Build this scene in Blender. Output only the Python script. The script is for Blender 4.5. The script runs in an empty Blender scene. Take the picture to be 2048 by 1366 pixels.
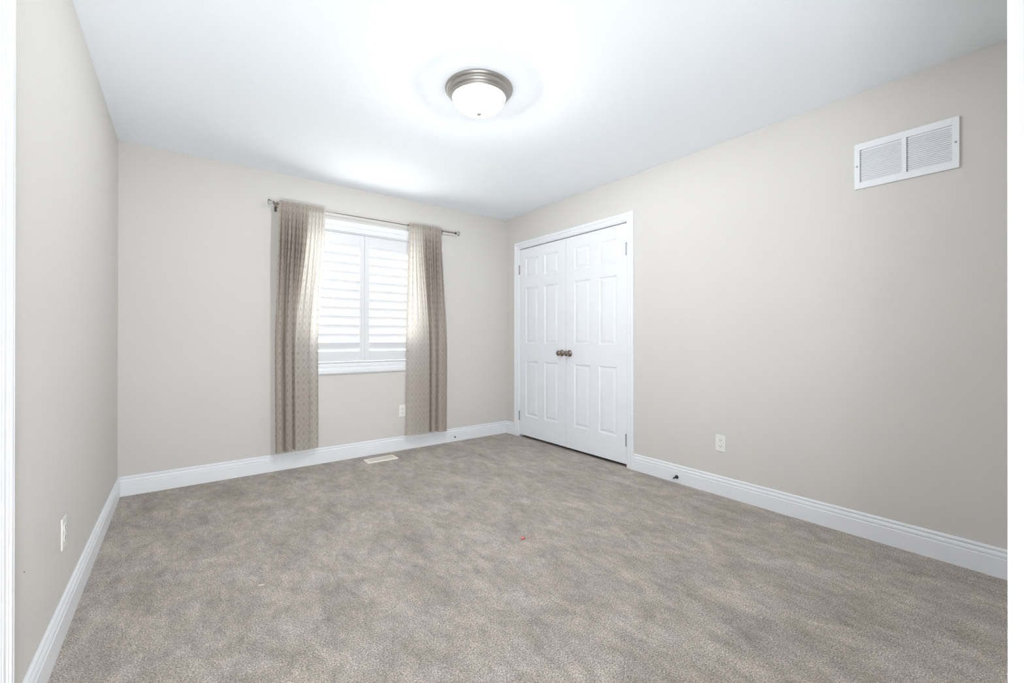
import bpy, bmesh, math, random
from mathutils import Vector, Matrix
random.seed(7)
sc = bpy.context.scene
COL = sc.collection

# ------------------------------------------------------------------ room measures (metres)
XL, XR, YB, YF, H = -0.3555, 2.9892, 3.9107, 0.0366, 2.44
WT = 0.12                                   # wall thickness

# ------------------------------------------------------------------ camera
def make_camera():
    f, yaw, pitch, roll = 854.775, 0.6417, 0.0014, 0.0008
    cx, cy, zc = 1004.04, 673.608, 1.0917
    R = Vector((math.cos(yaw), -math.sin(yaw), 0)); F = Vector((math.sin(yaw), math.cos(yaw), 0)); U = Vector((0, 0, 1))
    F2 = F*math.cos(pitch) + U*math.sin(pitch); U2 = U*math.cos(pitch) - F*math.sin(pitch)
    R3 = R*math.cos(roll) + U2*math.sin(roll); U3 = U2*math.cos(roll) - R*math.sin(roll)
    cd = bpy.data.cameras.new('camera'); co = bpy.data.objects.new('camera', cd); COL.objects.link(co)
    cd.sensor_fit = 'HORIZONTAL'; cd.sensor_width = 36.0
    cd.lens = f/2048*36
    cd.shift_x = (1024-cx)/2048; cd.shift_y = (cy-683)/2048
    cd.clip_start = 0.01; cd.clip_end = 200
    m = Matrix((R3, U3, -F2)).transposed().to_4x4(); m.translation = Vector((0, 0, zc))
    co.matrix_world = m
    sc.camera = co
make_camera()

# ------------------------------------------------------------------ light, sky, exposure
sc.view_settings.view_transform = 'Standard'
sc.view_settings.look = 'None'
sc.view_settings.gamma = 1.0
sc.view_settings.exposure = 2.0
sc.view_settings.use_curve_mapping = False
LAMP_POWER = 26.0            # bulbs inside the ceiling lamp, watts
FILL_POWER = 71.0           # added fill light behind the camera, not a lamp of the house
SKY = 3.3
SUN = 12.5
w = bpy.data.worlds.new('sky'); sc.world = w; w.use_nodes = True
bg = w.node_tree.nodes['Background']; bg.inputs[0].default_value = (0.90, 0.95, 1.0, 1); bg.inputs[1].default_value = SKY
sl = bpy.data.lights.new('sun', 'SUN'); sl.energy = SUN; sl.angle = math.radians(1.5); sl.color = (1, 0.99, 0.97)
so = bpy.data.objects.new('sun', sl); COL.objects.link(so); so.location = (2, 9, 8)
so.rotation_euler = Vector((-0.25, -0.45, -0.85)).to_track_quat('-Z', 'Y').to_euler()
hl = bpy.data.lights.new('added_fill_spot', 'SPOT'); hl.energy = FILL_POWER; hl.color = (0.90, 0.95, 1.0)  # invented unseen spot, aimed up through the doorway to brighten ceiling and walls
hl.shadow_soft_size = 0.18; hl.spot_size = math.radians(145); hl.spot_blend = 1.0
ho = bpy.data.objects.new('added_fill_spot', hl); COL.objects.link(ho); ho.location = (-0.14, -0.17, 0.20)
ho.rotation_euler = Vector((0.22, 0.77, 0.60)).to_track_quat('-Z', 'Y').to_euler()

# ------------------------------------------------------------------ materials
def nt(name):
    m = bpy.data.materials.new(name); m.use_nodes = True
    n = m.node_tree.nodes; return m, n, m.node_tree.links, n['Principled BSDF']
def setp(b, color=None, rough=None, metal=None, spec=None):
    if color is not None: b.inputs['Base Color'].default_value = (*color, 1)
    if rough is not None: b.inputs['Roughness'].default_value = rough
    if metal is not None: b.inputs['Metallic'].default_value = metal
    if spec is not None: b.inputs['Specular IOR Level'].default_value = spec
def s2l(r, g, b):
    f = lambda c: (c/255/12.92) if c/255 <= 0.04045 else ((c/255+0.055)/1.055)**2.4
    return (f(r), f(g), f(b))
def paint(name, color, rough, bump=0.0, scale=300, spec=0.5):
    m, n, l, b = nt(name); setp(b, color, rough, 0, spec)
    if bump:
        tc = n.new('ShaderNodeTexCoord'); no = n.new('ShaderNodeTexNoise'); no.inputs['Scale'].default_value = scale; no.inputs['Detail'].default_value = 3
        bp = n.new('ShaderNodeBump'); bp.inputs['Strength'].default_value = bump; bp.inputs['Distance'].default_value = 0.001
        l.new(tc.outputs['Object'], no.inputs['Vector']); l.new(no.outputs[0], bp.inputs['Height']); l.new(bp.outputs[0], b.inputs['Normal'])
    return m
M = {}
M['wall'] = paint('wall_paint', s2l(217, 213, 207), 0.75, 0.15, 350, 0.25)
M['ceiling'] = paint('ceiling_paint', s2l(246, 250, 254), 0.9, 0.1, 200, 0.2)
M['trim'] = paint('white_trim_paint', s2l(241, 242, 244), 0.35, 0, 1, 0.5)
M['door'] = paint('white_door_paint', s2l(239, 241, 244), 0.45, 0.08, 500, 0.4)
M['shutter'] = paint('shutter_paint', s2l(229, 229, 230), 0.4)
M['plastic'] = paint('white_plastic', s2l(240, 238, 232), 0.35)
M['vent_white'] = paint('vent_enamel', s2l(240, 241, 243), 0.4)
M['slot'] = paint('dark_slot', (0.02, 0.02, 0.02), 0.6)
M['nickel'] = paint('satin_nickel', s2l(150, 140, 130), 0.24); M['nickel'].node_tree.nodes['Principled BSDF'].inputs['Metallic'].default_value = 1
M['brushed'] = paint('brushed_nickel_pan', s2l(176, 172, 166), 0.42); M['brushed'].node_tree.nodes['Principled BSDF'].inputs['Metallic'].default_value = 0.9
M['hinge'] = paint('hinge_steel', s2l(160, 160, 160), 0.4); M['hinge'].node_tree.nodes['Principled BSDF'].inputs['Metallic'].default_value = 0.8
M['darkmetal'] = paint('dark_bronze', s2l(62, 62, 62), 0.4); M['darkmetal'].node_tree.nodes['Principled BSDF'].inputs['Metallic'].default_value = 0.5
M['black'] = paint('black_rubber', (0.03, 0.03, 0.03), 0.6)
M['cream'] = paint('cream_enamel', s2l(246, 240, 228), 0.4)
M['red'] = paint('red_fluff', s2l(232, 110, 104), 0.9)
M['lint'] = paint('cream_lint', s2l(235, 226, 208), 0.9)
M['closet'] = paint('closet_dark', (0.25, 0.25, 0.24), 0.9)
M['outside'] = paint('ground_outside', (0.45, 0.46, 0.42), 0.9)

def glass_mat():
    m, n, l, b = nt('window_glass'); n.remove(b)
    t = n.new('ShaderNodeBsdfTransparent'); g = n.new('ShaderNodeBsdfGlossy'); g.inputs['Roughness'].default_value = 0.02
    mx = n.new('ShaderNodeMixShader'); mx.inputs[0].default_value = 0.06
    l.new(t.outputs[0], mx.inputs[1]); l.new(g.outputs[0], mx.inputs[2]); l.new(mx.outputs[0], n['Material Output'].inputs[0]); return m
M['glass'] = glass_mat()
def crystal_mat():
    m, n, l, b = nt('clear_acrylic'); n.remove(b)
    t = n.new('ShaderNodeBsdfTransparent'); t.inputs[0].default_value = (0.93, 0.94, 0.94, 1); g = n.new('ShaderNodeBsdfGlossy'); g.inputs['Roughness'].default_value = 0.05
    fr = n.new('ShaderNodeFresnel'); fr.inputs[0].default_value = 1.5
    mx = n.new('ShaderNodeMixShader')
    l.new(fr.outputs[0], mx.inputs[0]); l.new(t.outputs[0], mx.inputs[1]); l.new(g.outputs[0], mx.inputs[2]); l.new(mx.outputs[0], n['Material Output'].inputs[0]); return m
M['crystal'] = crystal_mat()
def bowl_mat():
    m, n, l, b = nt('lit_frosted_glass'); setp(b, (0.9, 0.9, 0.9), 0.35)
    b.inputs['Emission Color'].default_value = (0.92, 0.96, 1.0, 1); b.inputs['Emission Strength'].default_value = 1.6
    t = n.new('ShaderNodeBsdfTransparent'); mx = n.new('ShaderNodeMixShader'); mx.inputs[0].default_value = 0.45
    l.new(t.outputs[0], mx.inputs[1]); l.new(b.outputs[0], mx.inputs[2]); l.new(mx.outputs[0], n['Material Output'].inputs[0]); return m
M['bowl'] = bowl_mat()

def carpet_mat():
    m, n, l, b = nt('taupe_carpet_pile'); setp(b, rough=1.0, spec=0.0)
    tc = n.new('ShaderNodeTexCoord')
    def noise(scale, detail=2, rough=0.5, dist=0.0, vec=None):
        x = n.new('ShaderNodeTexNoise'); x.inputs['Scale'].default_value = scale; x.inputs['Detail'].default_value = detail
        x.inputs['Roughness'].default_value = rough; x.inputs['Distortion'].default_value = dist
        l.new(vec or tc.outputs['Object'], x.inputs['Vector']); return x.outputs[0]
    def ramp(src, a, bb, va, vb):
        x = n.new('ShaderNodeMapRange'); x.inputs[1].default_value = a; x.inputs[2].default_value = bb; x.inputs[3].default_value = va; x.inputs[4].default_value = vb
        l.new(src, x.inputs[0]); return x.outputs[0]
    def math_(op, a, bb):
        x = n.new('ShaderNodeMath'); x.operation = op
        for i, v in enumerate((a, bb)):
            if isinstance(v, (int, float)): x.inputs[i].default_value = v
            else: l.new(v, x.inputs[i])
        return x.outputs[0]
    mp = n.new('ShaderNodeMapping'); mp.inputs['Rotation'].default_value = (0, 0, 0.5); mp.inputs['Scale'].default_value = (1, 0.55, 1); l.new(tc.outputs['Object'], mp.inputs[0])
    patch = ramp(noise(5.0, 8, 0.72, 0.5, mp.outputs[0]), 0.36, 0.64, 0.80, 1.17)
    mid = ramp(noise(20, 6, 0.75, 0.6, mp.outputs[0]), 0.33, 0.67, 0.80, 1.20)
    tuft = ramp(noise(210, 3, 0.75), 0.33, 0.67, 0.34, 1.70)
    vo = n.new('ShaderNodeTexVoronoi'); vo.inputs['Scale'].default_value = 290; l.new(tc.outputs['Object'], vo.inputs['Vector'])
    tuft2 = ramp(vo.outputs['Distance'], 0.0, 0.75, 1.22, 0.66)
    val = math_('MULTIPLY', math_('MULTIPLY', patch, mid), math_('MULTIPLY', tuft, tuft2))
    hue = ramp(noise(5, 4, 0.6), 0.40, 0.62, 0.0, 1.0)
    mixc = n.new('ShaderNodeMix'); mixc.data_type = 'RGBA'
    mixc.inputs[6].default_value = (*s2l(207, 196, 182), 1); mixc.inputs[7].default_value = (*s2l(208, 197, 189), 1); l.new(hue, mixc.inputs[0])
    mul = n.new('ShaderNodeMix'); mul.data_type = 'RGBA'; mul.blend_type = 'MULTIPLY'; mul.inputs[0].default_value = 1
    comb = n.new('ShaderNodeCombineColor'); [l.new(val, comb.inputs[i]) for i in range(3)]
    l.new(mixc.outputs[2], mul.inputs[6]); l.new(comb.outputs[0], mul.inputs[7]); l.new(mul.outputs[2], b.inputs['Base Color'])
    h = math_('ADD', math_('MULTIPLY', noise(210, 3, 0.75), 1.0), math_('MULTIPLY', vo.outputs['Distance'], -0.6))
    bp = n.new('ShaderNodeBump'); bp.inputs['Strength'].default_value = 0.8; bp.inputs['Distance'].default_value = 0.006
    l.new(h, bp.inputs['Height']); l.new(bp.outputs[0], b.inputs['Normal'])
    b.inputs['Sheen Weight'].default_value = 0.15; b.inputs['Sheen Roughness'].default_value = 0.5
    return m
M['carpet'] = carpet_mat()

def curtain_mat():
    """taupe print of nested cream diamonds round dark dots, on a thin light-passing cloth (UV in metres of cloth)"""
    m, n, l, b = nt('printed_curtain_cloth'); n.remove(b)
    uv = n.new('ShaderNodeUVMap'); uv.uv_map = 'cloth'
    sp = n.new('ShaderNodeSeparateXYZ'); l.new(uv.outputs[0], sp.inputs[0])
    def mt(op, a, bb=None):
        x = n.new('ShaderNodeMath'); x.operation = op
        for i, v in enumerate((a, bb)):
            if v is None: continue
            if isinstance(v, (int, float)): x.inputs[i].default_value = v
            else: l.new(v, x.inputs[i])
        return x.outputs[0]
    PX, PY = 0.092, 0.120
    def cell(off):
        a = mt('ABSOLUTE', mt('SUBTRACT', mt('FRACT', mt('ADD', mt('DIVIDE', sp.outputs[0], PX), off)), 0.5))
        c = mt('ABSOLUTE', mt('SUBTRACT', mt('FRACT', mt('ADD', mt('DIVIDE', sp.outputs[1], PY), off)), 0.5))
        return mt('MULTIPLY', mt('ADD', a, c), 2.0)              # 0 at a dot, 1 on the lattice line
    d = mt('MINIMUM', cell(0.0), cell(0.5))
    st = mt('SINE', mt('MULTIPLY', d, 2*math.pi*4.0))
    stripes = n.new('ShaderNodeMapRange'); stripes.inputs[1].default_value = -0.30; stripes.inputs[2].default_value = 0.60; l.new(st, stripes.inputs[0])
    # weave breaks the stripes into short dashes
    wv = n.new('ShaderNodeTexNoise'); wv.inputs['Scale'].default_value = 210; wv.inputs['Detail'].default_value = 2; l.new(uv.outputs[0], wv.inputs['Vector'])
    sm = mt('ADD', mt('MULTIPLY', stripes.outputs[0], 0.75), mt('MULTIPLY', mt('SUBTRACT', wv.outputs[0], 0.5), 1.8))
    cl = n.new('ShaderNodeMix'); cl.data_type = 'RGBA'; cl.inputs[6].default_value = (*s2l(149, 135, 127), 1); cl.inputs[7].default_value = (*s2l(253, 246, 238), 1); cl.clamp_factor = True
    l.new(sm, cl.inputs[0])
    dot = n.new('ShaderNodeMapRange'); dot.inputs[1].default_value = 0.22; dot.inputs[2].default_value = 0.36; dot.inputs[3].default_value = 0.7; dot.inputs[4].default_value = 0; l.new(d, dot.inputs[0])
    c2 = n.new('ShaderNodeMix'); c2.data_type = 'RGBA'; c2.inputs[7].default_value = (*s2l(114, 102, 96), 1); l.new(dot.outputs[0], c2.inputs[0]); l.new(cl.outputs[2], c2.inputs[6])
    df = n.new('ShaderNodeBsdfDiffuse'); tr = n.new('ShaderNodeBsdfTranslucent')
    thin = n.new('ShaderNodeMix'); thin.data_type = 'RGBA'; thin.inputs[0].default_value = 0.88; thin.inputs[7].default_value = (0.98, 0.95, 0.90, 1); l.new(c2.outputs[2], thin.inputs[6])
    l.new(c2.outputs[2], df.inputs[0]); l.new(thin.outputs[2], tr.inputs[0])
    mx = n.new('ShaderNodeMixShader'); mx.inputs[0].default_value = 0.56
    l.new(df.outputs[0], mx.inputs[1]); l.new(tr.outputs[0], mx.inputs[2]); l.new(mx.outputs[0], n['Material Output'].inputs[0])
    return m
M['curtain'] = curtain_mat()

# ------------------------------------------------------------------ mesh helpers
class MB:
    def __init__(s): s.v = []; s.f = []; s.sm = []
    def add(s, vs, fs, smooth=False):
        o = len(s.v); s.v += [tuple(x) for x in vs]; s.f += [[o+i for i in f] for f in fs]; s.sm += [smooth]*len(fs); return s
    def box(s, a, b):
        x0, x1 = sorted((a[0], b[0])); y0, y1 = sorted((a[1], b[1])); z0, z1 = sorted((a[2], b[2]))
        return s.add([(x0,y0,z0),(x1,y0,z0),(x1,y1,z0),(x0,y1,z0),(x0,y0,z1),(x1,y0,z1),(x1,y1,z1),(x0,y1,z1)],
                     [(0,3,2,1),(4,5,6,7),(0,1,5,4),(1,2,6,5),(2,3,7,6),(3,0,4,7)])
    def lathe(s, prof, origin, axis, n=48, smooth=True, caps=True):
        """prof: (radius, distance along axis)"""
        ax = Vector(axis).normalized(); t = ax.orthogonal().normalized(); bt = ax.cross(t); o = Vector(origin)
        vs = []; fs = []
        for r, h in prof:
            for k in range(n):
                a = 2*math.pi*k/n; vs.append(o + ax*h + (t*math.cos(a)+bt*math.sin(a))*r)
        for i in range(len(prof)-1):
            for k in range(n):
                k2 = (k+1) % n; fs.append((i*n+k, i*n+k2, (i+1)*n+k2, (i+1)*n+k))
        s.add(vs, fs, smooth)
        if caps:
            e = len(prof)-1
            s.add([vs[k] for k in range(n)], [tuple(reversed(range(n)))]); s.add([vs[e*n+k] for k in range(n)], [tuple(range(n))])
        return s
    def tube(s, a, b, r, n=20): 
        a = Vector(a); b = Vector(b); return s.lathe([(r, 0), (r, (b-a).length)], a, b-a, n)
    def prism(s, prof, origin, U, V, W, m0=0.0, m1=None, L=1.0, smooth=False):
        """closed 2-D profile (u,v) swept along W by L; m0/m1 mitre the ends by u*m"""
        o, U, V, W = Vector(origin), Vector(U), Vector(V), Vector(W); n = len(prof)
        vs = [o+U*u+V*v+W*(m0*u) for u, v in prof] + [o+U*u+V*v+W*(L+(m1 or 0)*u) for u, v in prof]
        fs = [(i, (i+1) % n, n+(i+1) % n, n+i) for i in range(n)] + [tuple(reversed(range(n))), tuple(range(n, 2*n))]
        return s.add(vs, fs, smooth)
    def build(s, name, mat, parent=None, bevel=0.0, loc=None, segs=2):
        me = bpy.data.meshes.new(name); me.from_pydata(s.v, [], s.f); me.validate()
        for p, q in zip(me.polygons, s.sm): p.use_smooth = q
        bm = bmesh.new(); bm.from_mesh(me); bmesh.ops.recalc_face_normals(bm, faces=bm.faces); bm.to_mesh(me); bm.free()
        me.materials.append(M[mat] if isinstance(mat, str) else mat)
        o = bpy.data.objects.new(name, me); COL.objects.link(o)
        if parent: o.parent = parent; o.matrix_parent_inverse = Matrix.Translation(-Vector(parent.location))
        if bevel:
            bv = o.modifiers.new('bevel', 'BEVEL'); bv.width = bevel; bv.segments = segs; bv.limit_method = 'ANGLE'; bv.angle_limit = math.radians(40)
            bv.harden_normals = False
        return o
def tag(o, label=None, cat=None, group=None, kind=None):
    if label: o['label'] = label
    if cat: o['category'] = cat
    if group: o['group'] = group
    if kind: o['kind'] = kind
    return o
def struct(o, label, cat): return tag(o, label, cat, kind='structure')
def thing(name, label, cat, loc, group=None):
    o = bpy.data.objects.new(name, None); COL.objects.link(o); o.location = loc; o.empty_display_size = 0.05
    return tag(o, label, cat, group)

# ------------------------------------------------------------------ shell
CY0, CY1, CZ = 2.244, 3.680, 2.07         # closet opening inside its casing (along Y), top
HX0, HX1, HY = -1.10, 1.90, -1.75         # hallway behind the camera
DX0, DX1, DZ = -0.21, 0.90, 2.05          # entry doorway in the front wall
LY0, LY1 = 0.80, 1.522                    # door in the left wall
SX0, SX1, SZ0, SZ1 = 0.800, 1.878, 0.861, 2.036   # window opening

struct(MB().box((XL-1.2, -2.0, -0.10), (XR+0.9, YB+WT+0.02, 0)).build('floor', 'carpet'), 'taupe cut pile carpet covering the whole bedroom floor', 'carpet')
struct(MB().box((XL-1.2, -2.0, H), (XR+0.9, YB+WT+0.02, H+0.1)).build('ceiling', 'ceiling'), 'plain white painted ceiling round the dome light', 'ceiling')
g = 0.001
lw = MB(); lw.box((XL-WT, YF-WT, 0), (XL, LY0, H)); lw.box((XL-WT, LY1, 0), (XL, YB+WT, H)); lw.box((XL-WT, LY0, DZ), (XL, LY1, H)); lw.box((XL-WT, LY0, 0), (XL-0.06, LY1, DZ))
struct(lw.build('wall_left', 'wall'), 'pale greige painted wall on the left with a low outlet', 'wall')
bw = MB(); bw.box((XL, YB, 0), (SX0, YB+WT, H)); bw.box((SX1, YB, 0), (XR+0.8, YB+WT, H)); bw.box((SX0, YB, 0), (SX1, YB+WT, SZ0)); bw.box((SX0, YB, SZ1), (SX1, YB+WT, H))
struct(bw.build('wall_back', 'wall'), 'greige painted far wall that holds the window', 'wall')
rw = MB(); rw.box((XR, YF-WT, 0), (XR+WT, CY0, H)); rw.box((XR, CY1, 0), (XR+WT, YB, H)); rw.box((XR, CY0, CZ), (XR+WT, CY1, H))
struct(rw.build('wall_right', 'wall'), 'greige painted wall on the right with closet doors and return air grille', 'wall')
fw = MB(); fw.box((XL, YF-WT, 0), (DX0, YF, H)); fw.box((DX1, YF-WT, 0), (XR, YF, H)); fw.box((DX0, YF-WT, DZ), (DX1, YF, H))
struct(fw.build('wall_front', 'wall'), 'greige wall with the entry doorway the view is taken from', 'wall')
cw = MB(); cw.box((XR+0.7, CY0-0.3, 0), (XR+0.74, YB, H)); cw.box((XR+WT, CY0-0.34, 0), (XR+0.74, CY0-0.3, H))
struct(cw.build('wall_closet', 'closet'), 'inside wall of the closet behind its double doors', 'wall')
hw = MB(); hw.box((HX0-0.1, HY-0.1, 0), (HX1+0.1, HY, H)); hw.box((HX0-0.1, HY, 0), (HX0, YF-WT, H)); hw.box((HX1, HY, 0), (HX1+0.1, YF-WT, H)); hw.box((HX0, YF-WT-0.02, 0), (XL-0.001, YF-WT, H))
struct(hw.build('wall_hall', 'wall'), 'greige hallway wall behind the doorway', 'wall')
gr = MB().box((-15, YB+WT+0.3, -1.2), (18, YB+25, -1.0))
struct(gr.build('ground', 'outside'), 'ground outside the window', 'ground')

# ------------------------------------------------------------------ baseboards
BP = [(0,0),(0.015,0),(0.015,0.086),(0.0125,0.089),(0.0125,0.094),(0.0140,0.098),(0.0135,0.104),(0.011,0.110),(0.0065,0.1145),(0.0065,0.1175),(0.0095,0.1195),(0.0105,0.1245),(0.0085,0.130),(0.004,0.1335),(0,0.1335)]
CW = 0.070
def base_run(mb, origin, U, W, L): mb.prism(BP, origin, U, (0, 0, 1), W, 0, 0, L)
b = MB(); base_run(b, (XL, YB, 0), (0,-1,0), (1,0,0), XR-XL); struct(b.build('baseboard_back', 'trim'), 'white moulded baseboard along the window wall', 'baseboard')
b = MB(); base_run(b, (XL, LY1+CW, 0), (1,0,0), (0,1,0), YB-0.0155-LY1-CW); base_run(b, (XL, YF, 0), (1,0,0), (0,1,0), LY0-CW-YF); struct(b.build('baseboard_left', 'trim'), 'white moulded baseboard along the left wall', 'baseboard')
b = MB(); base_run(b, (XR, YF, 0), (-1,0,0), (0,1,0), CY0-CW-YF); base_run(b, (XR, CY1+CW, 0), (-1,0,0), (0,1,0), YB-0.0155-CY1-CW); struct(b.build('baseboard_right', 'trim'), 'white moulded baseboard along the closet wall', 'baseboard')
b = MB(); base_run(b, (DX1+CW, YF, 0), (0,1,0), (1,0,0), XR-0.0155-DX1-CW); struct(b.build('baseboard_front', 'trim'), 'white moulded baseboard beside the entry doorway', 'baseboard')

# ------------------------------------------------------------------ casings: profile u from the opening outwards, v off the wall
CP = [(0,0),(0,0.008),(0.003,0.0105),(0.011,0.0105),(0.0115,0.0080),(0.0135,0.0080),(0.0145,0.0125),(0.026,0.0135),(0.030,0.0125),(0.0335,0.0125),(0.0345,0.0155),(0.039,0.0160),(0.0400,0.0130),(0.0425,0.0130),(0.0445,0.0185),(0.049,0.0195),(0.058,0.0190),(0.0600,0.0165),(0.0625,0.0165),(0.064,0.0190),(0.068,0.0190),(0.070,0.0175),(0.070,0)]
def casing(mb, wall, a0, a1, z1, prof=CP, z0=None):
    """wall(a, v, z) -> point; three sides, or four when z0 is given"""
    P = lambda a, v, z: Vector(wall(a, v, z)); n = len(prof)
    def ring(pts):                                              # pts: list of functions (u,v)->point
        vs = [p(u, v) for p in pts for u, v in prof]; fs = []
        closed = z0 is not None; k = len(pts)
        for i in range(k if closed else k-1):
            j = (i+1) % k
            for q in range(n): fs.append((i*n+q, i*n+(q+1) % n, j*n+(q+1) % n, j*n+q))
        if not closed: fs += [tuple(range(n)), tuple(range((k-1)*n, k*n))]
        mb.add(vs, fs)
    if z0 is None:
        ring([lambda u, v: P(a0-u, v, 0), lambda u, v: P(a0-u, v, z1+u), lambda u, v: P(a1+u, v, z1+u), lambda u, v: P(a1+u, v, 0)])
    else:
        ring([lambda u, v: P(a0-u, v, z0-u), lambda u, v: P(a0-u, v, z1+u), lambda u, v: P(a1+u, v, z1+u), lambda u, v: P(a1+u, v, z0-u)])
right_wall = lambda a, v, z: (XR-v, a, z)
left_wall = lambda a, v, z: (XL+v, a, z)
front_wall = lambda a, v, z: (a, YF+v, z)
back_wall = lambda a, v, z: (a, YB-v, z)
m = MB(); casing(m, right_wall, CY0, CY1, CZ)
for y in (CY0-0.012, CY1-0.003): m.box((XR, y, 0), (XR+WT, y+0.015, CZ+0.012))
m.box((XR, CY0+0.003, CZ-0.005), (XR+WT, CY1-0.003, CZ+0.012))
struct(m.build('trim_1', 'trim', bevel=0), 'white moulded casing round the double closet doors', 'door casing')
m = MB(); casing(m, left_wall, LY0, LY1, DZ); struct(m.build('trim_2', 'trim'), 'white moulded door casing at the left edge', 'door casing')
# entry doorway casing with a beaded inner edge, plus its jamb
EP = [(0,0),(0,0.0025),(-0.0015,0.004),(-0.0015,0.0062),(0.0006,0.0075),(0.0006,0.0092),(-0.0012,0.0105),(-0.0012,0.0132),(0.0008,0.0145),(0.0008,0.0160),(0.0022,0.0178),(0.010,0.0182),(0.040,0.0190),(0.066,0.0175),(0.070,0.0145),(0.070,0)]
m = MB(); casing(m, front_wall, DX0, DX1, DZ, EP); m.box((DX1-0.0005, YF-WT, 0), (DX1+0.018, YF-0.0005, DZ)); m.box((DX0-0.018, YF-WT, 0), (DX0, YF-0.0005, DZ)); m.box((DX0-0.018, YF-WT, DZ), (DX1+0.018, YF-0.0005, DZ+0.018))
struct(m.build('trim_3', 'trim'), 'white doorway jamb and casing at the right edge', 'door casing')

# ------------------------------------------------------------------ six panel doors
def door_mesh(wd, ht, th=0.035):
    """door in local axes: a across 0..wd, z 0..ht, front face at depth 0, body behind (+d)"""
    cols = [(0.106, 0.306), (wd-0.306, wd-0.106)]
    rows = [(0.215, 0.810), (1.000, 1.602), (1.708, 1.920)]
    A = sorted({0, wd, *[x for c in cols for x in c]}); Z = sorted({0, ht, *[x for r in rows for x in r]})
    mb = MB(); vs = []; fs = []
    def quad(p): mb.add(p, [(0, 1, 2, 3)])
    for i in range(len(A)-1):
        for j in range(len(Z)-1):
            a0, a1, z0, z1 = A[i], A[i+1], Z[j], Z[j+1]
            if (a0, a1) in cols and (z0, z1) in rows:
                steps = [(0, 0), (0.004, 0.0045), (0.009, 0.0075), (0.014, 0.0085), (0.019, 0.0085), (0.040, 0.0020)]
                for (o0, d0), (o1, d1) in zip(steps, steps[1:]):
                    r0 = [(a0+o0, d0, z0+o0), (a1-o0, d0, z0+o0), (a1-o0, d0, z1-o0), (a0+o0, d0, z1-o0)]
                    r1 = [(a0+o1, d1, z0+o1), (a1-o1, d1, z0+o1), (a1-o1, d1, z1-o1), (a0+o1, d1, z1-o1)]
                    for k in range(4): quad([r0[k], r0[(k+1) % 4], r1[(k+1) % 4], r1[k]])
                quad(r1)
            else: quad([(a0, 0, z0), (a1, 0, z0), (a1, 0, z1), (a0, 0, z1)])
    quad([(0, th, 0), (wd, th, 0), (wd, th, ht), (0, th, ht)]); quad([(0,0,0),(wd,0,0),(wd,th,0),(0,th,0)]); quad([(0,0,ht),(wd,0,ht),(wd,th,ht),(0,th,ht)])
    quad([(0,0,0),(0,th,0),(0,th,ht),(0,0,ht)]); quad([(wd,0,0),(wd,th,0),(wd,th,ht),(wd,0,ht)])
    return mb
def place(mb, fn): mb.v = [tuple(fn(*p)) for p in mb.v]; return mb
DW = (CY1-CY0-0.006-0.004)/2
mid = (CY0+CY1)/2
ZB, DH = 0.026, 2.030
def knob_parts(door, y, z):
    x = XR
    mb = MB().lathe([(0.0325,0),(0.0325,0.003),(0.031,0.006),(0.026,0.010),(0.016,0.0135),(0.0125,0.017),(0.0115,0.026),(0.013,0.031),(0.020,0.035),(0.0255,0.042),(0.0272,0.049),(0.0258,0.056),(0.021,0.0615),(0.013,0.0645),(0.004,0.0655)], (x, y, z), (-1,0,0), 40)
    tag(mb.build('door_knob', 'nickel', door), 'round satin nickel knob')
def hinge_part(door, y, z):
    mb = MB().tube((XR-0.006, y, z-0.044), (XR-0.006, y, z+0.044), 0.0062, 14)
    mb.lathe([(0.0045,0),(0.0075,0.002),(0.0075,0.005),(0.003,0.009)], (XR-0.006, y, z+0.044), (0,0,1), 14); mb.lathe([(0.0045,0),(0.0075,0.002),(0.0075,0.005),(0.003,0.009)], (XR-0.006, y, z-0.044), (0,0,-1), 14)
    for q in (-0.018, 0.0, 0.018): mb.lathe([(0.0066, 0), (0.0066, 0.002)], (XR-0.006, y, z+q), (0, 0, 1), 14)
    tag(mb.build('hinge', 'hinge', door), 'steel hinge barrel')
d = place(door_mesh(DW, DH), lambda a, dd, z: (XR+0.0005+dd, mid+0.002+a, ZB+z)).build('door_1', 'door', bevel=0)
struct(d, 'white six panel closet door on the left, hinged by the corner', 'door'); knob_parts(d, mid+0.052, 0.938); hinge_part(d, CY1-0.006, 1.838); hinge_part(d, CY1-0.006, 0.230)
d = place(door_mesh(DW, DH), lambda a, dd, z: (XR+0.0005+dd, mid-0.002-a, ZB+z)).build('door_2', 'door', bevel=0)
struct(d, 'white six panel closet door on the right, hinged by the long wall', 'door'); knob_parts(d, mid-0.052, 0.938); hinge_part(d, CY0+0.006, 1.838); hinge_part(d, CY0+0.006, 0.230)
d = place(door_mesh(LY1-LY0-0.006, DZ-0.02), lambda a, dd, z: (XL-0.004-dd, LY0+0.003+a, 0.012+z)).build('door_3', 'door')
struct(d, 'white door in the left wall, a sliver at the photo edge', 'door')

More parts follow.
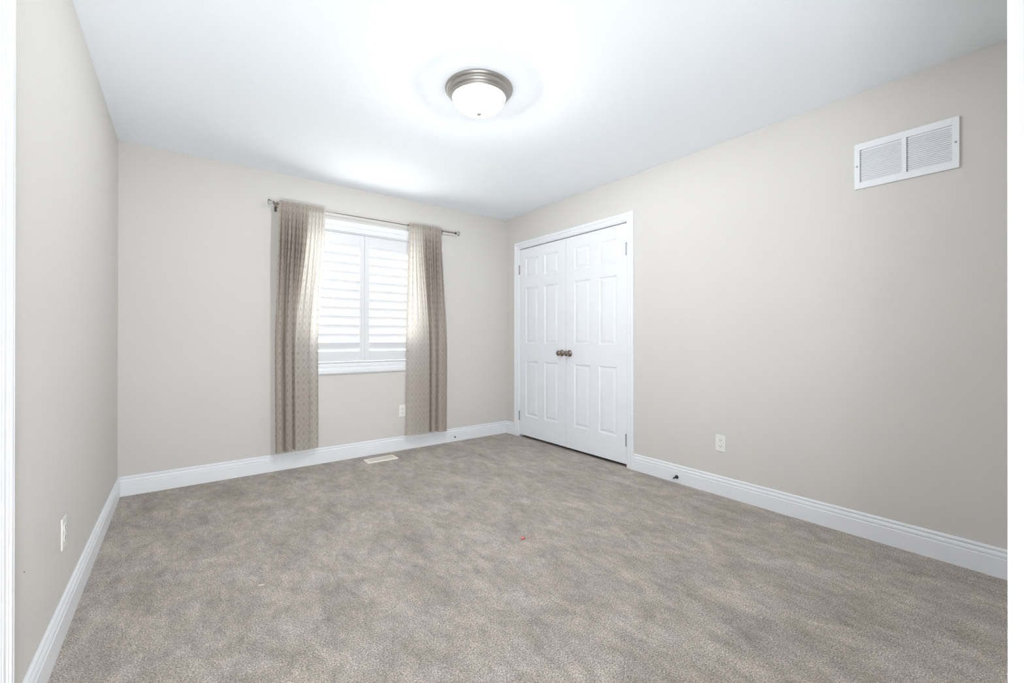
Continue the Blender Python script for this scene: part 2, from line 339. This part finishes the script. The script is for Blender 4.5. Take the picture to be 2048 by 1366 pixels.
# ------------------------------------------------------------------ window: casing, lining, sash, glass
win = struct(bpy.data.objects.new('window_1', None), 'white framed window in the far wall behind louvred shutters', 'window'); COL.objects.link(win); win.location = ((SX0+SX1)/2, YB, SZ0)
WP = [(0,0),(0,0.010),(0.004,0.013),(0.012,0.013),(0.015,0.016),(0.030,0.017),(0.034,0.014),(0.040,0.014),(0.046,0.019),(0.056,0.022),(0.078,0.022),(0.086,0.020),(0.093,0.015),(0.093,0)]
m = MB(); casing(m, back_wall, SX0, SX1, SZ1, WP, SZ0); m.build('window_casing', 'trim', win)
m = MB(); t = 0.012
m.box((SX0, YB, SZ0), (SX0+t, YB+WT, SZ1)); m.box((SX1-t, YB, SZ0), (SX1, YB+WT, SZ1)); m.box((SX0+t, YB, SZ0), (SX1-t, YB+WT, SZ0+0.006)); m.box((SX0+t, YB, SZ1-0.006), (SX1-t, YB+WT, SZ1))
m.build('window_lining', 'trim', win)
m = MB(); y0, y1 = YB+0.085, YB+0.115; a0, a1, z0, z1 = SX0+t, SX1-t, SZ0+0.006, SZ1-0.006
m.box((a0, y0, z0), (a0+0.04, y1, z1)); m.box((a1-0.04, y0, z0), (a1, y1, z1)); m.box((a0+0.04, y0, z0), (a1-0.04, y1, z0+0.04)); m.box((a0+0.04, y0, z1-0.04), (a1-0.04, y1, z1))
m.build('window_sash', 'trim', win)
MB().box((a0+0.04, y0+0.012, z0+0.04), (a1-0.04, y0+0.016, z1-0.04)).build('window_pane', 'glass', win)

# ------------------------------------------------------------------ plantation shutters
sh = thing('plantation_shutter', 'white plantation shutters with wide louvres filling the window', 'shutters', (1.339, YB, SZ0+0.006))
cxm = 1.339; f0, f1 = SX0+t, SX1-t; fz0, fz1 = SZ0+0.006, SZ1-0.006
m = MB(); w_ = 0.006
m.box((f0, YB-0.012, fz0), (f0+w_, YB+0.03, fz1)); m.box((f1-w_, YB-0.012, fz0), (f1, YB+0.03, fz1)); m.box((f0+w_, YB-0.012, fz0), (f1-w_, YB+0.03, fz0+w_)); m.box((f0+w_, YB-0.012, fz1-w_), (f1-w_, YB+0.03, fz1))
m.build('shutter_frame', 'shutter', sh, bevel=0.0015)
TILT = math.radians(-66)
def louvre(mb, x0, x1, z):
    n = 20; w2, t2 = 0.0445, 0.0055; ring = []
    for k in range(n):
        a = 2*math.pi*k/n; ring.append((w2*math.cos(a), t2*math.sin(a)))
    c, s = math.cos(TILT), math.sin(TILT); yc = YB+0.012
    pts = [(yc + u*c - v*s, z + u*s + v*c) for u, v in ring]     # room edge high, outer edge low
    vs = [(x0, y, zz) for y, zz in pts] + [(x1, y, zz) for y, zz in pts]
    mb.add(vs, [(i, (i+1) % n, n+(i+1) % n, n+i) for i in range(n)], True); mb.add(vs[:n], [tuple(range(n))]); mb.add(vs[n:], [tuple(range(n))])
zr0, zr1 = 0.967, 1.926
STW = 0.0435
for p0, p1 in ((f0+w_+0.001, cxm-0.0012), (cxm+0.0012, f1-w_-0.001)):
    m = MB(); ya, yb = YB-0.006, YB+0.022
    m.box((p0, ya, fz0+w_+0.002), (p0+STW, yb, fz1-w_-0.002)); m.box((p1-STW, ya, fz0+w_+0.002), (p1, yb, fz1-w_-0.002))
    m.box((p0+STW, ya, fz0+w_+0.002), (p1-STW, yb, zr0)); m.box((p0+STW, ya, zr1), (p1-STW, yb, fz1-w_-0.002))
    # bead along the inside of the stiles
    pn = m.build('shutter_panel', 'shutter', sh, bevel=0.002)
    for k in range(12):
        lm = MB(); louvre(lm, p0+STW+0.0015, p1-STW-0.0015, zr0+0.0396+k*(zr1-zr0-0.0792)/11)
        lo = lm.build('louvre', 'shutter', pn)
        lo.matrix_parent_inverse = Matrix.Identity(4)

# ------------------------------------------------------------------ curtain rod
RZ, RY = 2.167, YB-0.085
rod = thing('curtain_rod', 'slim brushed nickel curtain rod over the window with clear finials', 'curtain rod', (1.339, RY, RZ))
m = MB().tube((0.588, RY, RZ), (1.735, RY, RZ), 0.0042, 16); m.build('rod_tube', 'nickel', rod)
m = MB().tube((1.730, RY, RZ), (2.252, RY, RZ), 0.0068, 18); m.lathe([(0.0068,0),(0.0105,0.001),(0.0105,0.006),(0.0068,0.007)], (1.7285, RY, RZ), (1,0,0), 18); tag(m.build('rod_sleeve', 'nickel', rod), 'thicker telescoping half of the rod')
for x in (0.607, 2.098):
    m = MB(); m.box((x-0.010, YB-0.004, RZ-0.050), (x+0.010, YB-0.0005, RZ+0.022)); m.box((x-0.006, RY-0.004, RZ-0.017), (x+0.006, YB-0.003, RZ-0.012))
    m.lathe([(0.0125,0),(0.0125,0.012)], (x-0.006, RY, RZ-0.0), (1,0,0), 20); 
    m.box((x-0.005, RY-0.003, RZ-0.030), (x+0.005, RY+0.003, RZ-0.008)); m.lathe([(0.003,0),(0.0065,0.002),(0.0065,0.007),(0.003,0.010)], (x, RY, RZ-0.028), (0,0,-1), 14)
    m.build('rod_bracket', 'nickel', rod, bevel=0.0008)
for x, sgn in ((0.588, -1), (2.252, 1)):
    m = MB().lathe([(0.0085,0),(0.0125,0.002),(0.0125,0.008),(0.0095,0.011)], (x, RY, RZ), (sgn,0,0), 20); m.build('finial_collar', 'darkmetal' if sgn > 0 else 'nickel', rod)
    m = MB().lathe([(0.009,0.011),(0.0100,0.015),(0.0125,0.021),(0.0175,0.030),(0.0225,0.039),(0.0235,0.043),(0.0205,0.047),(0.012,0.049),(0.002,0.0495)], (x, RY, RZ), (sgn,0,0), 8, smooth=False)
    tag(m.build('finial', 'crystal', rod), 'clear flared finial')

# ------------------------------------------------------------------ curtains
def catmull(P, n):
    P = [P[0]] + list(P) + [P[-1]]; out = []
    segs = len(P)-3
    d = [0.0]
    for i in range(1, segs+1): d.append(d[-1] + math.dist(P[i], P[i+1]))
    for k in range(n):
        s = d[-1]*k/(n-1); i = 0
        while i < segs-1 and s > d[i+1]: i += 1
        t = (s-d[i])/max(1e-9, d[i+1]-d[i]); p0, p1, p2, p3 = P[i:i+4]
        out.append(tuple(0.5*((2*p1[q]) + (-p0[q]+p2[q])*t + (2*p0[q]-5*p1[q]+4*p2[q]-p3[q])*t*t + (-p0[q]+3*p1[q]-3*p2[q]+p3[q])*t*t*t) for q in (0, 1)))
    return out
def curtain(label, x0, x1, path, gathers, ztop, zbot, flat, seed, zslope=0.0, turned=(0, 1)):
    """path: (x, distance from the wall) along the hem; flat: range of u that stays smooth at the header"""
    rnd = random.Random(seed)
    NU, NV = 360, 150
    hem = catmull(path, NU)
    c = thing('curtain', label, 'curtain', ((x0+x1)/2, RY, ztop))
    L = [0.0]
    for i in range(1, NU): L.append(L[-1]+math.dist(hem[i-1], hem[i]))
    cloth = L[-1]*1.12
    ph = [rnd.uniform(0, 6.28) for _ in range(6)]
    def gath(u):
        a = 1.0
        if flat[0] <= u <= flat[1]:
            e = min(u-flat[0], flat[1]-u); a = max(0.22, 1-e*14)
        return a*(math.sin(2*math.pi*gathers*u+ph[0]) + 0.5*math.sin(2*math.pi*gathers*1.73*u+ph[1]))
    def pos(i, v):
        u = i/(NU-1); X, O = hem[i]
        xt = x0 + (x1-x0)*u
        s = min(1.0, v/0.62); s = s*s*(3-2*s)
        top_out = 0.1040 + 0.0056*gath(u)*(1.0 if v < 0.03 else 1+3.4*min(1, (v-0.03)*7))
        x = xt*(1-s)+X*s; o = top_out*(1-s)+O*s
        o += 0.004*math.sin(9*u+5*v+ph[2])*v
        x += 0.004*math.sin(4.0*v+ph[3])*v
        return x, o
    vs = []; fs = []; uvs = []
    for j in range(NV):
        v = j/(NV-1)
        for i in range(NU):
            x, o = pos(i, v); u = i/(NU-1)
            if v < 0.02: o -= 0.0015*(1-v/0.02)
            zz = ztop + (zbot-ztop)*v + (0.003*math.sin(7*u+ph[4]) + zslope*u)*v
            vs.append((x, YB-o, zz)); uvs.append((L[i]/L[-1]*cloth + 0.013*seed, zz))
    for j in range(NV-1):
        for i in range(NU-1): fs.append((j*NU+i, j*NU+i+1, (j+1)*NU+i+1, (j+1)*NU+i))
    def cloth_obj(name, vs, fs, uvs, parent):
        me = bpy.data.meshes.new(name); me.from_pydata(vs, [], fs); me.materials.append(M['curtain'])
        ul = me.uv_layers.new(name='cloth')
        for lp in me.loops: ul.data[lp.index].uv = uvs[lp.vertex_index]
        for p in me.polygons: p.use_smooth = True
        o = bpy.data.objects.new(name, me); COL.objects.link(o); o.parent = parent; o.matrix_parent_inverse = Matrix.Translation(-Vector(parent.location)); return o
    cloth_obj('drape', vs, fs, uvs, c)
    # the outer part of the cloth is turned back on itself: a second layer behind
    i0, i1 = int(turned[0]*(NU-1)), int(turned[1]*(NU-1)); n2 = i1-i0+1; v2 = []; u2 = []; f2 = []
    rows = range(5, NV, 2)
    for j in rows:
        v = j/(NV-1)
        for i in range(i0, i1+1):
            x, o = pos(i, v); zz = vs[j*NU+i][2]
            v2.append((x, YB-max(0.024, o-0.006-0.004*math.sin(0.05*i)**2), zz+0.004)); u2.append((L[i]/L[-1]*cloth+0.05, zz))
    for j in range(len(rows)-1):
        for i in range(n2-1): f2.append((j*n2+i, j*n2+i+1, (j+1)*n2+i+1, (j+1)*n2+i))
    cloth_obj('turned_back_layer', v2, f2, u2, c)
    # back layer of the rod pocket
    NP = 6; vb = []; fb = []; ub = []
    for j in range(NP):
        t = j/(NP-1); zz = ztop - 0.055*t
        for i in range(NU):
            u = i/(NU-1); xt = x0+(x1-x0)*u
            bulge = math.sin(math.pi*t)*0.007
            fo = pos(i, 0.055*t/(ztop-zbot))[1]
            if t in (0, 1): o = fo-0.002
            else: o = 0.085-0.0115-bulge*0.4 + 0.0015*gath(u)
            vb.append((xt, YB-o, zz)); ub.append((L[i]/L[-1]*cloth, zz))
    for j in range(NP-1):
        for i in range(NU-1): fb.append((j*NU+i, j*NU+i+1, (j+1)*NU+i+1, (j+1)*NU+i))
    cloth_obj('rod_pocket', vb, fb, ub, c)
    return c
pl = [(0.594,0.070),(0.606,0.092),(0.628,0.098),(0.640,0.074),(0.646,0.050),(0.658,0.056),(0.668,0.098),(0.690,0.108),(0.712,0.102),(0.719,0.070),(0.720,0.040),(0.728,0.034),(0.735,0.050),(0.737,0.095),(0.752,0.112),(0.790,0.112),(0.836,0.106),(0.846,0.098),(0.850,0.086),(0.866,0.082),(0.895,0.084),(0.913,0.078),(0.922,0.066)]
curtain('patterned taupe curtain panel on the left side of the window', 0.617, 0.966, pl, 13, 2.192, 0.160, (0.64, 0.98), 3, 0.0, (0.0, 0.625))
pr_ = [(1.713,0.072),(1.722,0.088),(1.760,0.100),(1.840,0.110),(1.915,0.116),(1.944,0.112),(1.953,0.085),(1.955,0.042),(1.970,0.032),(1.983,0.046),(1.986,0.088),(2.005,0.098),(2.028,0.092),(2.037,0.054),(2.046,0.038),(2.057,0.054),(2.064,0.092),(2.095,0.104),(2.135,0.098),(2.155,0.085),(2.168,0.068)]
curtain('patterned taupe curtain panel on the right side of the window', 1.740, 2.086, pr_, 13, 2.192, 0.152, (0.0, 0.40), 5, -0.012, (0.425, 1.0))

# ------------------------------------------------------------------ ceiling light
LX, LYc = 1.290, 1.937
lt = thing('ceiling_light', 'flush dome ceiling light with stepped nickel rim and lit white bowl', 'ceiling light', (LX, LYc, H))
m = MB().lathe([(0.182,0),(0.184,0.003),(0.182,0.008),(0.177,0.014),(0.171,0.017),(0.168,0.018),(0.167,0.022),(0.1665,0.028),(0.162,0.034),(0.155,0.038),(0.1525,0.040),(0.1515,0.045),(0.150,0.050),(0.147,0.053),(0.143,0.053),(0.1415,0.047),(0.128,0.022),(0.004,0.018)], (LX, LYc, H), (0,0,-1), 96)
m.build('light_pan', 'brushed', lt)
bp_ = [(0.1405,0.046)]
for k in range(1, 25):
    a = math.pi/2*k/24; bp_.append((0.1405*math.cos(a)**1.0 if k < 24 else 0.004, 0.046+0.084*math.sin(a)))
MB().lathe(bp_, (LX, LYc, H), (0,0,-1), 96).build('glass_bowl', 'bowl', lt)
MB().lathe([(0.003,0.126),(0.012,0.129),(0.0135,0.132),(0.0125,0.137),(0.008,0.1405),(0.0015,0.1415)], (LX, LYc, H), (0,0,-1), 24).build('bowl_finial', 'brushed', lt)
pl_ = bpy.data.lights.new('lamp_bulbs', 'POINT'); pl_.energy = LAMP_POWER; pl_.shadow_soft_size = 0.035; pl_.color = (0.885, 0.935, 1.0)
po_ = bpy.data.objects.new('lamp_bulbs', pl_); COL.objects.link(po_); po_.location = (LX, LYc, H-0.060)

# ------------------------------------------------------------------ return air grille
VY0, VY1, VZ0, VZ1 = 0.328, 0.728, 1.910, 2.157
ve = thing('wall_vent', 'white return air grille with two louvred halves high on the right wall', 'vent', (XR, (VY0+VY1)/2, VZ0))
TH = 0.011
secs = ((0.352, 0.515), (0.5335, 0.704)); sz0, sz1 = 1.945, 2.122
m = MB()
m.box((XR-TH, VY0, VZ0), (XR-0.0002, secs[0][0], VZ1)); m.box((XR-TH, secs[1][1], VZ0), (XR-0.0002, VY1, VZ1)); m.box((XR-TH, secs[0][1], sz0), (XR-0.0002, secs[1][0], sz1))
m.box((XR-TH, secs[0][0], VZ0), (XR-0.0002, secs[1][1], sz0)); m.box((XR-TH, secs[0][0], sz1), (XR-0.0002, secs[1][1], VZ1))
m.build('grille_frame', 'vent_white', ve, bevel=0.0006)
for a, bb in secs:
    m = MB(); n = 18; pz = (sz1-sz0)/(n+0.6)
    for k in range(n):
        z = sz0+(k+0.75)*pz
        for q0, q1, hh in ((a, bb-0.006, 1.0), (bb-0.006, bb-0.001, 0.62)):      # stamped slats narrow at their far end
            pr = [(-TH+0.0015, z-pz*0.60*hh), (-TH+0.0023, z-pz*0.68*hh), (-0.0026, z+pz*0.74*hh), (-0.0034, z+pz*0.80*hh)]
            m.add([(XR+u, q0, zz) for u, zz in pr]+[(XR+u, q1, zz) for u, zz in pr], [(0,1,5,4),(1,2,6,5),(2,3,7,6),(3,0,4,7),(0,3,2,1),(4,5,6,7)])
    m.build('grille_slats', 'vent_white', ve)
m = MB().box((XR-0.0005, secs[0][0], sz0), (XR-0.0001, secs[1][1], sz1)); tag(m.build('grille_backing', 'slot', ve), 'dark duct behind the slats')
for y in (0.340, 0.716):
    tag(MB().lathe([(0.0045,0),(0.0045,0.001),(0.002,0.002)], (XR-TH, y, 2.034), (-1,0,0), 16).build('grille_screw', 'hinge', ve), 'grey screw head')

# ------------------------------------------------------------------ outlets
def outlet(label, fn, a, z, loc):
    """fn(a, v, z): wall coordinates"""
    o = thing('wall_outlet', label, 'outlet', loc, None)
    def bx(a0, a1, v0, v1, z0, z1): return MB().box(fn(a0, v0, z0), fn(a1, v1, z1))
    bx(a-0.035, a+0.035, 0.0003, 0.0055, z-0.0575, z+0.0575).build('cover_plate', 'plastic', o, bevel=0.002)
    for s in (-1, 1):
        zc = z+s*0.0195; k = MB(); n = 24; ring = []
        for q in range(n):
            t = 2*math.pi*q/n; ring.append((0.0172*math.cos(t), max(-0.0125, min(0.0125, 0.0172*math.sin(t)))))
        vs = [fn(a+u, 0.005, zc+w2) for u, w2 in ring]+[fn(a+u, 0.0075, zc+w2) for u, w2 in ring]
        k.add(vs, [(i, (i+1) % n, n+(i+1) % n, n+i) for i in range(n)]); k.add(vs[n:], [tuple(range(n))])
        rc = k.build('receptacle', 'plastic', o)
        sm = MB()
        for da, hh in ((-0.0064, 0.0042), (0.0064, 0.0035)): sm.box(fn(a+da-0.0011, 0.0070, zc+0.003-hh), fn(a+da+0.0011, 0.0078, zc+0.003+hh))
        hole = [fn(a+0.0025*math.cos(2*math.pi*q/12), 0.0078, zc-0.0075+0.0025*math.sin(2*math.pi*q/12)) for q in range(12)]
        sm.add(hole, [tuple(range(12))])
        so_ = sm.build('plug_slots', 'slot', rc); so_.matrix_parent_inverse = Matrix.Identity(4)
    c = fn(a, 0.0055, z); c2 = Vector(fn(a, 1.0, z))-Vector(fn(a, 0, z))
    MB().lathe([(0.003,0),(0.003,0.0008),(0.001,0.0014)], c, c2, 14).build('cover_screw', 'plastic', o)
    return o
outlet('white duplex outlet low on the right wall above the door stop', right_wall, 1.4655, 0.3605, (XR, 1.4655, 0.3605))
outlet('white duplex outlet under the window, half behind the right curtain', back_wall, 1.711, 0.379, (1.711, YB, 0.379))
outlet('white duplex outlet on the left wall seen nearly edge on', left_wall, 2.245, 0.367, (XL, 2.245, 0.367))

# ------------------------------------------------------------------ door stop and baseboard plug
ds = thing('door_stop', 'dark metal door stop sticking out of the right baseboard', 'door stop', (XR-0.015, 1.786, 0.045))
MB().lathe([(0.014,0),(0.014,0.003),(0.011,0.006),(0.006,0.008)], (XR-0.015, 1.786, 0.045), (-1,0,0), 24).build('stop_base', 'darkmetal', ds)
m = MB(); m.lathe([(0.0048,0.007),(0.0048,0.060)], (XR-0.015, 1.786, 0.045), (-1,0,0), 14)
for k in range(16): m.lathe([(0.0048,0.009+k*0.0031),(0.0058,0.0105+k*0.0031),(0.0048,0.012+k*0.0031)], (XR-0.015, 1.786, 0.045), (-1,0,0), 14, caps=False)
m.build('stop_rod', 'darkmetal', ds)
tag(MB().lathe([(0.007,0.059),(0.0085,0.062),(0.0085,0.072),(0.006,0.075)], (XR-0.015, 1.786, 0.045), (-1,0,0), 18).build('stop_tip', 'plastic', ds), 'white rubber tip')
tag(MB().lathe([(0.0085,0),(0.0085,0.003),(0.006,0.006),(0.003,0.007)], (2.296, YB-0.015, 0.044), (0,-1,0), 20).build('cable_plug', 'black'), 'small black round plug in the baseboard right of the right curtain', 'plug')

# ------------------------------------------------------------------ floor register
fv = thing('floor_register', 'cream metal floor register in the carpet under the window', 'floor vent', (1.424, 3.712, 0))
RX0, RX1, RY0, RY1 = 1.284, 1.562, 3.642, 3.786
def rounded(x0, x1, y0, y1, r, z, n=6):
    p = []
    for cx, cy, a0 in ((x1-r, y1-r, 0), (x0+r, y1-r, 90), (x0+r, y0+r, 180), (x1-r, y0+r, 270)):
        for k in range(n+1): a = math.radians(a0+90*k/n); p.append((cx+r*math.cos(a), cy+r*math.sin(a), z))
    return p
m = MB(); r0 = rounded(RX0, RX1, RY0, RY1, 0.018, 0.0); r1 = rounded(RX0+0.002, RX1-0.002, RY0+0.002, RY1-0.002, 0.017, 0.004); r2 = rounded(RX0+0.026, RX1-0.026, RY0+0.030, RY1-0.030, 0.002, 0.006); r3 = rounded(RX0+0.026, RX1-0.026, RY0+0.030, RY1-0.030, 0.002, 0.0012)
n = len(r0); m.add(r0+r1+r2+r3, [(k*n+i, k*n+(i+1) % n, (k+1)*n+(i+1) % n, (k+1)*n+i) for k in range(3) for i in range(n)])
m.build('register_plate', 'cream', fv)
tag(MB().add(rounded(RX0+0.026, RX1-0.026, RY0+0.030, RY1-0.030, 0.002, 0.0015), [tuple(range(n))]).build('register_opening', 'slot', fv), 'dark duct opening')
m = MB(); na = 26
for k in range(na):
    x = RX0+0.030+(RX1-RX0-0.060)*k/(na-1); m.box((x-0.0026, RY0+0.030, 0.0016), (x+0.0026, RY1-0.030, 0.0056))
for y in (RY0+0.058, RY1-0.058): m.box((RX0+0.026, y-0.002, 0.0016), (RX1-0.026, y+0.002, 0.0058))
m.build('register_fins', 'cream', fv)

# ------------------------------------------------------------------ bits on the carpet, nail hole
def fluff(name, label, cat, mat, x, y, sx, sy, sz, rz, seed):
    bm = bmesh.new(); bmesh.ops.create_icosphere(bm, subdivisions=3, radius=1); rr = random.Random(seed)
    for v in bm.verts:
        k = 1+0.25*math.sin(5*v.co.x+seed)*math.cos(4*v.co.y)+rr.uniform(-0.06, 0.06); v.co = Vector((v.co.x*sx*k, v.co.y*sy*k, v.co.z*sz*k))
    bmesh.ops.rotate(bm, verts=bm.verts, cent=(0, 0, 0), matrix=Matrix.Rotation(rz, 3, 'Z'))
    lo = min(v.co.z for v in bm.verts)
    for v in bm.verts: v.co += Vector((x, y, -lo))
    me = bpy.data.meshes.new(name); bm.to_mesh(me); bm.free(); me.materials.append(M[mat])
    for p in me.polygons: p.use_smooth = True
    o = bpy.data.objects.new(name, me); COL.objects.link(o); return tag(o, label, cat)
fluff('lint_tuft', 'tiny coral red bit of fluff on the open carpet', 'lint', 'red', 1.478, 1.787, 0.011, 0.008, 0.005, 0.3, 1)
fluff('lint_thread', 'tiny cream fleck on the carpet toward the left wall', 'lint', 'lint', 0.277, 2.14, 0.0125, 0.004, 0.002, -0.45, 2)
tag(MB().lathe([(0.0016,0),(0.0016,0.001),(0.0008,0.0016)], (XL, 1.762, 0.433), (1,0,0), 12).build('nail_head', 'black'), 'tiny dark nail head on the left wall near the door casing', 'nail')
